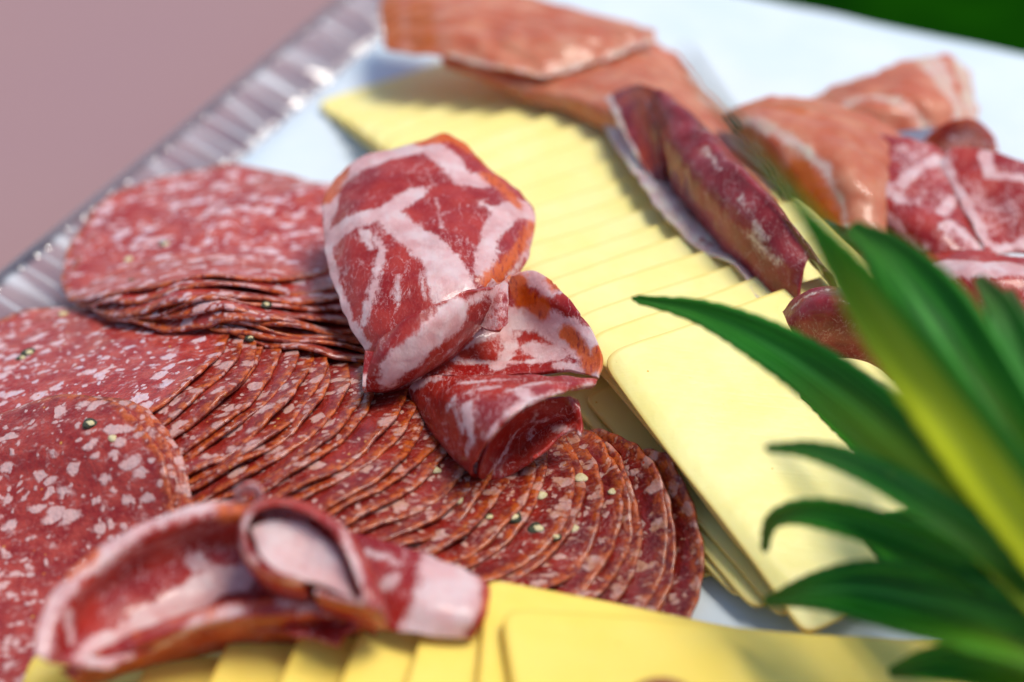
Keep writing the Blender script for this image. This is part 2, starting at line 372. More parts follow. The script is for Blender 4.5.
def sheet(name, patches, mat, label, cat, group=None, thick=.12, offset=0, color=None):
    """patches: dict(rows, fat, orange, dry, nu, nv, wob). Marks are polylines (px,py) with a width, found on the surface itself."""
    AV, AF, AT = [], [], {'fat': [], 'orange': [], 'dry': []}; base = 0
    for pt in patches:
        nu, nv = pt.get('nu', 120), pt.get('nv', 130)
        G, vv = grid(pt['rows'], nu, nv)
        V = G.reshape(-1, 3)
        sd = pt.get('seed', 1)
        wob = pt.get('wob', .05); wmul = pt.get('wmul', 1.3)
        du = np.gradient(G, axis=1); dv = np.gradient(G, axis=0); nr = np.cross(du, dv); nr /= (np.linalg.norm(nr, axis=2, keepdims=True)+1e-9)
        U = np.tile(np.linspace(0, 1, nu), (nv, 1)); VV = np.tile(vv[:, None], (1, nu))
        edge = np.minimum(np.minimum(U, 1-U), np.minimum(VV, 1-VV))
        V0 = V.copy()
        V = V+nr.reshape(-1, 3)*(fbm(V, .55, sd)*wob*2+fbm(V, 1.6, sd+5)*wob*.6)[:, None]
        wr = pt.get('wrinkle', 0)
        if wr:
            q_ = V[:, 0]*.55+V[:, 1]*.83+fbm(V, .35, sd+40)*1.6
            V = V+nr.reshape(-1, 3)*(wr*np.sin(q_*2.6)*(.4+.6*vnoise(V, .4, sd+41)**2)+wr*.4*np.sin(q_*6.1+2))[:, None]
        V = V+np.stack([vnoise(V, 2.5, sd), vnoise(V, 2.5, sd+9), vnoise(V, 2.5, sd+4)], -1)*(.05*np.exp(-edge.ravel()*25))[:, None]
        # where each surface point is seen in the measured photo
        rel = V0-CAM; zc = rel@FW; sx = 512+(rel@RT)/zc/S; sy = 341-(rel@UP)/zc/S
        for key in AT:
            acc = np.full(len(V), -1.0)
            base_n = fbm(V, 1.3, sd+20, 3); fine_n = fbm(V*np.array([1., .45, 1.]), 4.5, sd+31, 3)
            for st in pt.get(key, []):
                pl, w = st[0], st[1]; lo, hi = st[2] if len(st) > 2 else (0, 1)
                okm = (VV.ravel() >= lo) & (VV.ravel() <= hi); ids = np.where(okm)[0]
                q = []
                for (a, b) in pl:                                     # surface point of each mark vertex
                    k = ids[np.argmin((sx[ids]-a)**2+(sy[ids]-b)**2)]; q.append(V0[k])
                q = np.array(q); ws = np.linspace(w[0], w[1], len(q)) if isinstance(w, tuple) else np.full(len(q), float(w)); ws = ws/34.
                if len(q) == 1: q = np.vstack([q, q+1e-3]); ws = np.r_[ws, ws]
                for i in range(len(q)-1):
                    ab = q[i+1]-q[i]; t = np.clip(((V0-q[i])@ab)/(ab@ab+1e-9), 0, 1)
                    dd = np.linalg.norm(V0-(q[i]+t[:, None]*ab), axis=1); wi = ws[i]*(1-t)+ws[i+1]*t
                    sdv = np.where(okm, (wi*wmul-dd+base_n*.15+fine_n*.10)/pt.get('soft', .30)+.5, -1); acc = np.maximum(acc, sdv)
            ed = pt.get('edge_'+key)
            if ed:                                                    # a border of fat or dry rind: side, width
                for side, wd in ed:
                    e = {'l': U, 'r': 1-U, 't': VV, 'b': 1-VV}[side].ravel(); acc = np.maximum(acc, (wd-e)/.05+.5+base_n*.8)
            if pt.get('base_'+key) is not None: acc = np.maximum(acc, pt['base_'+key]+base_n*.5)
            AT[key].append(np.clip(acc, -.5, 1.5))
        F = [(base+i*nu+j, base+i*nu+j+1, base+(i+1)*nu+j+1, base+(i+1)*nu+j) for i in range(nv-1) for j in range(nu-1)]
        AV.append(V); AF += F; base += len(V)
    V = np.vstack(AV)
    o = mesh_obj(name, V, AF, mat, {k: np.concatenate(a) for k, a in AT.items()}, thick=thick, offset=offset)
    tag(o, label, cat, group); return o

# ================================================================== SETTING
def box(x0, x1, y0, y1, z0, z1):
    V = [(x0,y0,z0),(x1,y0,z0),(x1,y1,z0),(x0,y1,z0),(x0,y0,z1),(x1,y0,z1),(x1,y1,z1),(x0,y1,z1)]
    return V, [(0,3,2,1),(4,5,6,7),(0,1,5,4),(1,2,6,5),(2,3,7,6),(3,0,4,7)]
M_lawn = simple('lawn', (.001, .016, .001), .95, (.006, .055, .001), .06, .3, **{'Specular IOR Level': 0.0})
V = [(-1500,-600,-76),(1500,-600,-76),(1500,2500,-76),(-1500,2500,-76)]
tag(mesh_obj('lawn', V, [(0,1,2,3)], M_lawn, smooth=False, origin=np.array([0,0,-76.])), kind='structure')
M_table = simple('mauve_tabletop', (.33, .185, .20), .6, (.36, .21, .19), .012, .05)
# table
TZ = -2.6
cor = P(434, -83, 0); dL = P(0, 265, 0)-P(330, 0, 0); dL /= np.linalg.norm(dL); dT = np.array([-dL[1], dL[0], 0]); 
dT = P(1024, 37, 0)-P(850, 1, 0); dT /= np.linalg.norm(dT)
def quad_slab(c0, a, la, b, lb, z0, z1):
    c0 = np.array([c0[0], c0[1], 0]); pts = [c0, c0+a*la, c0+a*la+b*lb, c0+b*lb]
    V = [(p[0], p[1], z0) for p in pts]+[(p[0], p[1], z1) for p in pts]
    return V, [(0,3,2,1),(4,5,6,7),(0,1,5,4),(1,2,6,5),(2,3,7,6),(3,0,4,7)]
tc = cor-dL*.3-dT*70
V, F = quad_slab(tc, dL, 120, dT, 170, TZ-3, TZ)
for (u, w) in ((4, 4), (112, 4), (4, 160), (112, 160)):
    v2, f2 = quad_slab(tc+dL*u+dT*w, dL, 6, dT, 6, -76, TZ-3.01); k = len(V); V += v2; F += [tuple(i+k for i in f) for f in f2]
tag(mesh_obj('table', V, F, M_table, smooth=False), 'smooth mauve pink table the platter stands on, out of focus', 'table')

# platter: clear plastic with an embossed rim
pl = empty('serving_platter', cor+np.array([0, 0, TZ]))
tag(pl, 'clear plastic serving platter with an embossed fluted rim, lined with white paper', 'platter')
RIMW = 3.0; LEN = 62.; WID = 58.
ns, nw = 1100, 40
ss_ = np.linspace(0, LEN, ns); ww = np.linspace(0, 1, nw)
SS, WW = np.meshgrid(ss_, ww, indexing='ij')
def rim_strip(c0, a, b, la):
    prof = np.interp(WW, [0, .03, .10, .16, .22, .8, 1], [-.75, -.05, .0, -.05, -.18, -.75, -1.15])
    per = 2.5; ph = (SS/per) % 1.0
    # fans of fine flutes alternating with plain windows
    x = ph-.5; fan = np.clip((.26-np.abs(x))/.05, 0, 1)*np.clip((WW-.15)/.08, 0, 1)*np.clip((.97-WW)/.06, 0, 1)
    ang = np.arctan2(x*per, (WW*-1+1.25)*RIMW); flute = np.cos(ang*11)
    irr = .45+1.1*(vnoise(np.dstack([SS, WW*1.5, SS*0]), .9)*.5+.5); flute = np.cos(ang*11+2.0*vnoise(np.dstack([SS, WW, SS*0]), .7, 3))
    arch = irr*np.exp(-((np.abs(x)-.33)/.04)**2)*np.clip((WW-.15)/.08, 0, 1)
    z = prof+fan*(.07*flute+.05)+arch*.10
    bead = np.exp(-((WW-.90)/.035)**2)*(.5+.5*np.cos(SS/.5*2*np.pi)); z = z+.14*bead*(.4+.9*vnoise(np.dstack([SS, SS*0, SS*0]), .6))
    p = c0[None, None, :2]+a[None, None, :2]*SS[..., None]+b[None, None, :2]*(WW*RIMW)[..., None]
    V = np.dstack([p, z[..., None]]).reshape(-1, 3)
    F = [(i*nw+j, (i+1)*nw+j, (i+1)*nw+j+1, i*nw+j+1) for i in range(ns-1) for j in range(nw-1)]
    frost_glint = (fan*irr*(.12+.95*np.clip(flute, 0, 1)**2)+arch*.9+np.exp(-((WW-.90)/.05)**2)*.9+np.exp(-((WW-.06)/.06)**2)*.25).ravel()  # painted white on flutes, arches, bead and lip: refracted sky and glints
    return V, F, frost_glint
C0 = cor.copy(); C0[2] = 0
V, F, fr = rim_strip(C0, dL, dT, LEN)
mesh_obj('rim', V, F, M_pla, {'frost_glint': fr}, parent=pl)
V, F = quad_slab(C0+dT*RIMW, dL, LEN, dT, WID, -1.22, -1.15)
mesh_obj('tray_floor', V, F, M_pla, {'frost_glint': [.3]*8}, parent=pl, smooth=False)
V, F = quad_slab(C0+dT*(RIMW+.6), dL, LEN-.6, dT, WID-1, TZ, -1.23)
mesh_obj('base', V, F, M_pla, {'frost_glint': [.9]*8}, parent=pl, smooth=False)
# white paper lining, hanging over the far edge
n1, n2 = 150, 150
A_, B_ = np.meshgrid(np.linspace(0, LEN, n1), np.linspace(RIMW-.25, WID, n2), indexing='ij')
p = C0[None, None, :2]+dL[None, None, :2]*A_[..., None]+dT[None, None, :2]*B_[..., None]
zz = -.10+.10*fbm(np.dstack([p, p[..., :1]*0]), .16)*1.0+.04*fbm(np.dstack([p, p[..., :1]*0]), .6)
zz = zz-.7*np.exp(-(B_-RIMW+.25)/.5); zz = np.minimum(zz, -.02)-1.2*np.exp(-A_/.35)
V = np.dstack([p, zz[..., None]]).reshape(-1, 3)
F = [(i*n2+j, (i+1)*n2+j, (i+1)*n2+j+1, i*n2+j+1) for i in range(n1-1) for j in range(n2-1)]
tag(mesh_obj('paper_sheet', V, F, M_paper, thick=.05, offset=-1), 'bluish white sheet of paper lining the platter under the meat and cheese', 'paper')

# ================================================================== CHEESE, diagonal row
g1 = 'cheese slices shingled in the diagonal row'
ang1 = math.atan2(*(P(760, 222, 2.2)-P(490, 317, 2.2))[[1, 0]])
W1, L1 = 9.0, 9.2; NS = 5
bl_far = P(316, 92, .6); bl_near = P(602, 368, 2.7); NC = 20; WR = lambda k: 9.7+.9*math.sin(k/19*3.1)-.9*(k/19)**3
for j in range(NS):
    a = ang1-math.radians(1.5-.6*(j % 3)); ux = np.array([math.cos(a), math.sin(a)]); uy = np.array([-math.sin(a), math.cos(a)])
    q = P(600, 368, 2.7); c = q[:2]+ux*(W1/2-(NS-j)*.13+.12*math.sin(j*2.1))-uy*(L1/2-3.2+.6*j)+0*ux
    cheese(c[0], c[1], W1, L1, a, '%s cheese slice up in the neat stack beneath the near end of the diagonal row' % ORD[j+1], g1, (1, 1, 1), seed=90+j, t=.13, stiff=.5)
for k in range(NC):
    t = k/(NC-1); a = ang1+math.radians(4*(1-t)-1.5*(k % 3)*.4)
    bl = bl_far*(1-t)+bl_near*t; bl = bl+np.array([.35*math.sin(t*3.1), .0, 0])+np.array([random.uniform(-.08, .08), random.uniform(-.08, .08), 0])
    ux = np.array([math.cos(a), math.sin(a)]); uy = np.array([-math.sin(a), math.cos(a)])
    W1 = WR(k); c = bl[:2]+ux*W1/2-uy*L1/2
    if k == NC-1: lab = 'large pale yellow cheese slice lying fully exposed on the near end of the diagonal row'
    elif k == 0: lab = 'pale cheese slice at the very far end of the diagonal row beside the ham'
    elif k < 10: lab = '%s thin cheese slice from the far end of the diagonal row' % ORD[k+1]
    else: lab = '%s cheese slice behind the fully exposed one of the diagonal row' % ORD[NC-1-k]
    cheese(c[0], c[1], W1, L1, a, lab, g1, (1, 1, 1), seed=k, t=.16, stiff=.5)

# ================================================================== SALAMI, long fan
g2 = 'salami slices in the long fanned row'
NB = 32
ca = P(510, 560, .3); cb = P(62, 364, 1.6)
for k in range(NB):
    t = k/(NB-1)
    c = ca*(1-t)+cb*t; c = c+np.array([.0, .55*math.sin(t*math.pi), 0])
    age = .0+.38*t**1.3 if k < NB-1 else .9
    if k == 0: lab = 'darkest red salami slice with peppercorns at the right end of the long fan'
    elif k == NB-1: lab = 'large pink salami slice lying open on top at the left end of the long fan'
    elif k < 17: lab = '%s salami slice counted from the dark right end of the long fan' % ORD[k+1]
    else: lab = '%s salami slice counted rightward from the open pink one topping the long fan' % ORD[NB-k]
    salami(c[0]+random.uniform(-.16, .16), c[1]+random.uniform(-.22, .22), 4.8+random.uniform(-.08, .08), lab, g2, age, 1.0, random.uniform(.06, .2), t=.085, seed=k, squash=.97)
# lower left pile
g3 = 'salami slices piled in the lower left corner'
for k in range(4):
    refresh(); c = place(20-k*7, 560-k*2+4)
    salami(c[0], c[1], 4.55, ['undermost salami slice of the pile in the lower left corner', 'second lowest salami slice of the lower left corner pile', 'salami slice just under the top one of the lower left pile', 'topmost salami slice with big fat flecks in the lower left corner'][k], g3, .5, 1.0, .08, seed=70+k, stiff=.9)
# upper pile
g4 = 'salami slices in the rumpled upper pile'
NA_ = 10
for k in range(NA_):
    t = k/(NA_-1); refresh(); c = place(335-131*t, 314-78*t)
    lab = 'open pink salami slice with white fat topping the rumpled upper pile' if k == NA_-1 else ('bottom salami slice of the rumpled upper pile, resting on the long fan' if k == 0 else '%s salami slice from the bottom of the rumpled upper pile' % ORD[k+1])
    salami(c[0]+random.uniform(-.12, .12), c[1]+random.uniform(-.1, .1), 4.85+.1*math.sin(k*2), lab, g4, .6+.35*t, 1.1, .17, t=.10, tilt=.10*t, seed=30+k, stiff=1.0)
# peppercorns sit in the slices
def pepper(px, py, r, yellow=False):
    p = hit(px, py); i = int((p[0]-X0)/RES); j = int((p[1]-Y0)/RES); idx = TOP[i, j]
    if idx < 0: return
    r *= 1.35
    V, F = [], []; nn, mm = 14, 10
    for a in range(mm+1):
        th = math.pi*a/mm
        for b in range(nn):
            ph = 2*math.pi*b/nn; rr = r*(1+.10*math.sin(3*ph+px)+.08*math.cos(4*th+py)); V.append((p[0]+rr*math.sin(th)*math.cos(ph), p[1]+rr*math.sin(th)*math.sin(ph)*.9, p[2]+.0+rr*.45*math.cos(th)))
    F = [(a*nn+b, (a+1)*nn+b, (a+1)*nn+(b+1) % nn, a*nn+(b+1) % nn) for a in range(mm) for b in range(nn)]
    o = mesh_obj('peppercorn', V, F, M_pepin if yellow else M_pepper, parent=THINGS[idx])
    if not yellow:
        V2 = []; r2 = r*.62
        for a in range(mm+1):
            th = math.pi*a/mm
            for b in range(nn):
                ph = 2*math.pi*b/nn; V2.append((p[0]+r*.12+r2*math.sin(th)*math.cos(ph)*(1+.15*math.sin(2*ph+px)), p[1]-r*.15+r2*math.sin(th)*math.sin(ph)*.8, p[2]+r*.20+r2*.5*math.cos(th)))
        ob = mesh_obj('kernel', V2, F, M_pepin)
        ob.parent = o; ob.location = tuple(np.array(ob.location)-np.array(o.location)-np.array(THINGS[idx].location))
for a in [(113,175,.17),(165,245,.17),(129,260,.11,1),(133,282,.14),(266,305,.13),(250,338,.11),(29,353,.16),(22,358,.12),(63,314,.1,1),(90,424,.16),(113,438,.1,1),
          (489,518,.15),(513,518,.19),(537,529,.18),(555,537,.13),(541,495,.12,1),(581,478,.13,1),(517,483,.12,1),(613,492,.10,1),(574,528,.12,1),(458,500,.11,1),(436,470,.1,1)]: pepper(*a)

# ================================================================== CHEESE, front row
g5 = 'cheese slices in the row along the near edge'
bx = [(32, 668), (98, 660), (168, 655), (243, 648), (307, 642), (365, 634), (427, 624), (479, 612), (494, 599)]
for k, (x, y) in enumerate(bx):
    refresh(); bl = place(x+6, y-14+k*.8 if k < 8 else y+20, .2); a = math.radians(-14+k*.8 if k < 7 else (-3 if k == 7 else 6))
    w_, l_ = (9.6, 9.6) if k < 8 else (12.0, 9.6)
    ux = np.array([math.cos(a), math.sin(a)]); uy = np.array([-math.sin(a), math.cos(a)]); c = bl[:2]+ux*w_/2-uy*l_/2
    lab = ['leftmost yellow cheese slice of the row along the near edge', 'second', 'third', 'fourth', 'fifth', 'sixth', 'seventh', 'yellow cheese slice directly under the widest one of the near row', 'wide yellow cheese slice topping the right end of the near row'][k]
    if 0 < k < 7: lab = '%s yellow cheese slice from the left in the row along the near edge' % lab
    cheese(c[0], c[1], w_, l_, a, lab, g5, (1, .87, .42), seed=40+k, t=.30, stiff=.8)  # yellower tint paints in the near row's lack of sky sheen

exec_parts = True
# ================================================================== COPPA
cg = 'folded coppa slices'
sheet('coppa_slice', [dict(base_fat=.08, nu=150, nv=190, seed=3, wob=.05, rows=[
    [(336,176,4.1),(365,157,4.5),(400,149,4.7),(428,140,4.95),(446,135,5.0),(470,150,4.8),(482,168,4.6)],
    [(326,196,3.9),(365,182,4.5),(410,178,4.75),(450,172,4.8),(490,180,4.55),(515,190,4.2)],
    [(322,225,3.75),(360,215,4.45),(410,212,4.65),(455,208,4.65),(500,208,4.4),(533,213,3.9)],
    [(328,262,3.55),(365,255,4.2),(410,250,4.5),(455,246,4.5),(495,243,4.3),(531,240,3.7)],
    [(338,295,3.35),(370,290,3.9),(410,287,4.2),(450,280,4.3),(490,272,4.2),(524,262,3.6)],
    [(350,325,3.1),(378,325,3.5),(410,322,3.7),(445,313,3.9),(480,298,3.9),(514,280,3.6)],
    [(366,352,2.8),(388,354,3.0),(415,350,3.2),(445,338,3.4),(475,320,3.5),(506,292,3.5)]],
    fat=[([(333,190),(350,172),(395,155),(428,147),(450,160),(462,180),(480,183)], 10), ([(345,320),(328,275),(324,235),(333,200)], 7),
         ([(328,240),(350,225),(385,213),(418,194)], (13, 7)), ([(385,214),(408,232),(432,250),(446,275),(456,300)], (9, 17)),
         ([(520,208),(503,216),(490,240),(483,272)], (11, 6)), ([(382,256),(375,290),(364,322)], (4, 3)), ([(398,278),(399,305)], 1.2),
         ([(360,230),(372,248)], 3), ([(532,220),(524,250),(505,280)], 4), ([(410,228),(470,207),(490,200)], 1.0), ([(350,330),(365,345)], 6), ([(436,200),(441,230)], .8), ([(420,270),(425,300)], .8), ([(375,240),(383,252)], 2.5), ([(395,222),(400,240)], 3), ([(500,215),(480,205)], 3)],
    orange=[([(422,139),(446,138),(470,148)], 9), ([(488,178),(500,188),(514,204)], 8), ([(530,228),(518,248),(503,268),(488,285)], (5, 7)), ([(338,172),(331,196)], 10), ([(470,150),(492,172)], 4)]),
   dict(nu=130, nv=90, seed=5, wob=.03, rows=[
    [(366,352,2.8),(388,354,3.0),(415,350,3.2),(445,338,3.4),(475,320,3.5),(506,292,3.5)],
    [(362,384,2.55),(385,388,2.55),(412,378,2.7),(440,362,2.95),(472,335,3.2),(508,294,3.5)],
    [(365,390,3.0),(390,384,3.2),(418,371,3.4),(446,352,3.6),(476,326,3.75),(509,291,3.75)],
    [(371,366,3.7),(393,350,4.2),(420,335,4.5),(446,320,4.6),(478,303,4.5),(509,287,4.0)],
    [(380,342,4.1),(402,322,4.7),(424,309,4.95),(450,298,5.0),(480,289,4.8),(509,283,4.1)]],
    fat=[([(371,383),(392,370),(418,350),(440,330),(456,312)], (8, 12)), ([(372,388),(410,378),(450,350),(500,296)], 1.2), ([(470,300),(500,288)], 4)]),
   dict(nu=90, nv=40, seed=8, wob=.02, rows=[
    [(366,389,2.65),(392,385,2.8),(420,372,3.0),(446,352,3.2),(470,332,3.3)],
    [(372,378,2.9),(394,374,3.1),(420,362,3.3),(446,344,3.45),(470,326,3.5)],
    [(367,391,2.3),(392,391,2.3),(424,379,2.4),(452,358,2.6),(474,338,2.9)]], fat=[([(370,388),(420,376)], 2)])],
    M_cop, 'flat marbled coppa slice with broad white fat webs, its lower edge folded over', 'coppa slice', cg, .11)

sheet('coppa_slice', [
   # upper ruffle and inner face
   dict(base_fat=.12, nu=130, nv=130, seed=11, wob=.05, rows=[
    [(486,306,3.3),(492,288,3.6),(506,276,3.9),(530,271,4.0),(552,283,4.0),(562,296,3.9)],
    [(470,322,3.0),(500,318,2.9),(522,300,3.3),(548,298,3.8),(572,308,3.9),(585,322,3.8)],
    [(450,342,2.8),(480,340,2.6),(510,328,2.7),(540,325,3.0),(575,328,3.6),(598,345,3.6)],
    [(425,362,2.7),(465,360,2.5),(505,354,2.5),(540,350,2.7),(575,350,3.2),(602,362,3.5)],
    [(412,378,2.6),(455,376,2.7),(500,376,2.7),(540,373,2.8),(572,372,3.1),(600,378,3.4)]],
    fat=[([(505,280),(530,276),(556,290)], 7), ([(515,318),(545,322),(585,345)], (9, 13)), ([(450,352),(485,335),(505,330),(512,350),(500,368)], (3, 7)), ([(560,365),(598,382)], 6), ([(470,325),(520,335)], 2),([(455,362),(500,366),(550,358)], 5), ([(530,350),(560,356)],8)],
    orange=[([(517,282),(525,300),(545,310)], 8), ([(548,278),(560,288)], 4), ([(565,330),(585,352),(590,372)], (5, 7)), ([(596,350),(602,370)], 4)]),
   # small curl
   dict(nu=50, nv=60, seed=12, wob=.02, rows=[
    [(478,322,3.5),(486,330,3.6),(498,332,3.7),(508,322,3.8)], [(480,306,3.7),(488,314,3.9),(499,316,4.0),(508,305,4.1)],
    [(484,290,3.9),(490,296,4.1),(500,297,4.3),(508,286,4.3)], [(492,279,4.0),(496,283,4.2),(503,283,4.3),(510,276,4.3)]], base_fat=.55, orange=[([(500,280),(509,277)], 3)]),
   # cone body, opening toward the viewer
   dict(base_fat=.12, nu=150, nv=130, seed=13, wob=.04, rows=[
    [(598,380,3.4),(575,378,3.6),(545,376,3.7),(500,376,3.6),(455,377,3.3),(420,380,2.7),(408,392,2.2),(425,398,1.6)],
    [(596,386,3.3),(572,384,3.7),(540,388,4.0),(502,395,4.0),(462,400,3.6),(436,408,2.8),(424,418,2.1),(445,425,1.5)],
    [(594,388,3.2),(570,388,3.7),(538,397,4.1),(508,410,4.2),(482,426,3.7),(458,440,2.8),(448,450,2.0),(470,452,1.4)],
    [(592,389,3.1),(568,390,3.7),(537,401,4.1),(511,415,4.2),(491,437,3.8),(476,460,2.9),(472,474,2.0),(492,478,1.4)]],
    fat=[([(430,400),(470,385),(520,380)], 1.2), ([(440,425),(455,405),(500,388)], 1.5), ([(468,410),(475,440),(470,455)], (4, 3)), ([(455,400),(465,430)], 2), ([(478,466),(492,435),(512,412),(540,398),(592,386)], 2.0), ([(510,392),(560,384)], 3), ([(415,385),(440,380)],3),([(520,392),(528,400)],5)]),
   # inside and right wall of the cone
   dict(nu=110, nv=90, seed=14, wob=.04, rows=[
    [(492,479,1.4),(478,476,1.9),(484,450,2.6),(500,425,3.0),(530,405,3.2),(562,396,3.1),(575,402,2.8)],
    [(505,478,1.4),(500,465,1.6),(508,445,1.9),(522,428,2.2),(545,415,2.5),(568,408,2.7),(580,415,2.7)],
    [(520,470,1.7),(520,456,1.5),(530,440,1.6),(545,428,1.9),(560,420,2.2),(574,418,2.5),(582,428,2.5)],
    [(535,458,2.2),(545,452,2.1),(553,444,2.1),(562,437,2.2),(570,432,2.3),(576,430,2.4),(580,436,2.4)]],
    fat=[([(490,470),(505,450),(515,430),(545,418)], 1.0), ([(555,430),(575,440)], 2.5), ([(535,410),(530,440)], 1.5)])],
    M_cop, 'deep red coppa slice rolled into an open cone with a ruffled orange edge', 'coppa slice', cg, .10)

sheet('coppa_slice', [
   # standing arch with its inner face toward the viewer
   dict(base_fat=.08, nu=170, nv=110, seed=21, wob=.05, rows=[
    [(34,655,3.3),(44,612,3.7),(72,572,4.0),(112,540,4.2),(160,516,4.3),(210,503,4.3),(250,502,4.3),(290,508,4.2),(330,522,4.0),(362,552,3.7),(382,590,3.5),(384,622,3.2)],
    [(44,660,3.2),(58,618,3.6),(85,580,3.9),(120,551,4.1),(165,529,4.2),(210,517,4.2),(250,515,4.2),(288,520,4.1),(325,534,3.9),(352,562,3.6),(368,595,3.4),(372,625,3.1)],
    [(56,665,2.9),(80,625,3.0),(105,592,3.1),(140,568,3.2),(180,552,3.2),(215,545,3.2),(250,545,3.2),(285,552,3.2),(315,566,3.1),(335,588,3.0),(348,610,2.9),(355,630,2.8)],
    [(75,668,2.8),(105,640,2.6),(130,618,2.5),(160,602,2.5),(190,592,2.5),(220,588,2.5),(250,588,2.5),(280,592,2.5),(305,602,2.5),(322,614,2.5),(335,626,2.6),(345,638,2.7)],
    [(110,668,2.8),(140,655,2.6),(165,642,2.5),(185,635,2.4),(205,632,2.4),(228,630,2.4),(250,630,2.4),(275,632,2.4),(295,636,2.5),(310,640,2.5),(325,644,2.6),(338,648,2.7)]],
    fat=[([(36,650),(48,608),(78,566),(120,535),(170,512),(215,503),(260,503),(300,510)], 8), ([(70,640),(62,600),(72,590)], (5, 4)), ([(105,655),(150,625),(190,600),(215,580),(240,578)], (15, 9)), ([(85,660),(100,650)],9), ([(190,560),(220,590)], 3), ([(215,575),(200,560)], 3)],
    orange=[([(60,575),(90,548)], 4), ([(225,512),(262,505)], 6)]),
   # front orange lip
   dict(nu=130, nv=60, seed=22, wob=.04, rows=[
    [(60,672,2.6),(110,645,2.9),(160,622,3.1),(215,606,3.2),(265,598,3.2),(310,598,3.2),(350,608,3.1),(378,622,3.0)],
    [(70,678,2.5),(115,656,2.7),(165,636,2.9),(215,622,3.0),(265,616,3.0),(312,616,3.0),(350,622,2.8),(376,630,2.7)],
    [(80,690,.9),(120,675,1.0),(170,662,1.1),(220,652,1.1),(268,648,1.1),(314,646,1.1),(350,644,1.2),(376,644,1.2)]],
    fat=[([(150,650),(200,622),(240,610)], 4), ([(280,605),(340,612)], 2)], base_orange=.45),
   # rolled loop
   dict(nu=150, nv=70, seed=23, wob=.02, rows=[
    [(300,580,4.3),(275,572,4.5),(252,552,4.6),(245,528,4.8),(258,510,5.0),(285,506,5.1),(315,516,5.0),(340,540,4.8),(355,572,4.5),(362,600,4.2),(345,600,4.1),(315,590,4.2)],
    [(305,588,4.0),(276,580,4.1),(248,558,4.3),(240,530,4.5),(254,506,4.8),(285,500,4.9),(320,511,4.8),(350,536,4.6),(368,572,4.3),(378,608,4.0),(350,610,3.8),(318,600,3.9)],
    [(310,602,3.0),(280,595,3.1),(255,575,3.3),(245,548,3.5),(255,520,3.8),(285,512,3.9),(322,522,3.9),(356,548,3.7),(378,585,3.4),(388,625,3.1),(356,622,3.0),(322,610,3.0)]],
    fat=[([(360,600),(345,540),(315,512),(270,504),(248,520),(246,550),(290,580),(355,600)], 3)], orange=[([(300,510),(345,545),(365,600)], 5, (.3, 1)), ([(250,550),(290,582),(350,604)], 5, (.3, 1))]),
   # pale floor inside the loop
   dict(nu=70, nv=60, seed=24, wob=.03, rows=[
    [(250,528,4.5),(275,520,4.6),(305,526,4.5),(335,546,4.3)], [(256,545,4.4),(280,540,4.4),(310,547,4.3),(342,566,4.2)],
    [(266,564,4.3),(290,562,4.2),(318,570,4.1),(350,586,4.0)], [(285,578,4.2),(305,580,4.1),(330,588,4.0),(355,600,4.0)]], base_fat=1.1),
   # little curl on the arch
   dict(nu=40, nv=40, seed=25, wob=.01, rows=[
    [(238,503,4.3),(236,490,4.7),(244,484,4.9),(256,484,4.9),(262,492,4.7),(260,504,4.3)], [(242,506,4.2),(241,494,4.5),(247,490,4.7),(254,490,4.7),(258,496,4.5),(256,507,4.2)]], base_fat=.6),
   # flap to the right
   dict(nu=110, nv=80, seed=26, wob=.05, rows=[
    [(345,530,2.7),(380,540,3.0),(415,552,3.1),(450,566,3.0),(478,578,2.9),(489,588,2.7)], [(350,560,2.8),(385,568,3.1),(420,578,3.2),(450,590,3.1),(474,600,3.0),(488,602,2.7)],
    [(358,590,2.8),(390,598,3.0),(422,606,3.1),(450,614,3.0),(470,620,2.9),(482,622,2.7)], [(365,625,2.5),(392,630,2.7),(422,634,2.7),(448,636,2.6),(466,638,2.5),(474,638,2.4)]],
    fat=[([(430,560),(425,600),(415,628)], (6, 8)), ([(445,572),(442,600),(430,630)], 16), ([(462,580),(462,600),(450,625)], 12), ([(365,550),(400,565)], 2), ([(380,590),(395,580)], 3)], orange=[([(487,590),(478,618)], 2)])],
    M_cop, 'coppa slice standing in an arch with a rolled loop, behind the near row of cheese', 'coppa slice', cg, .10)

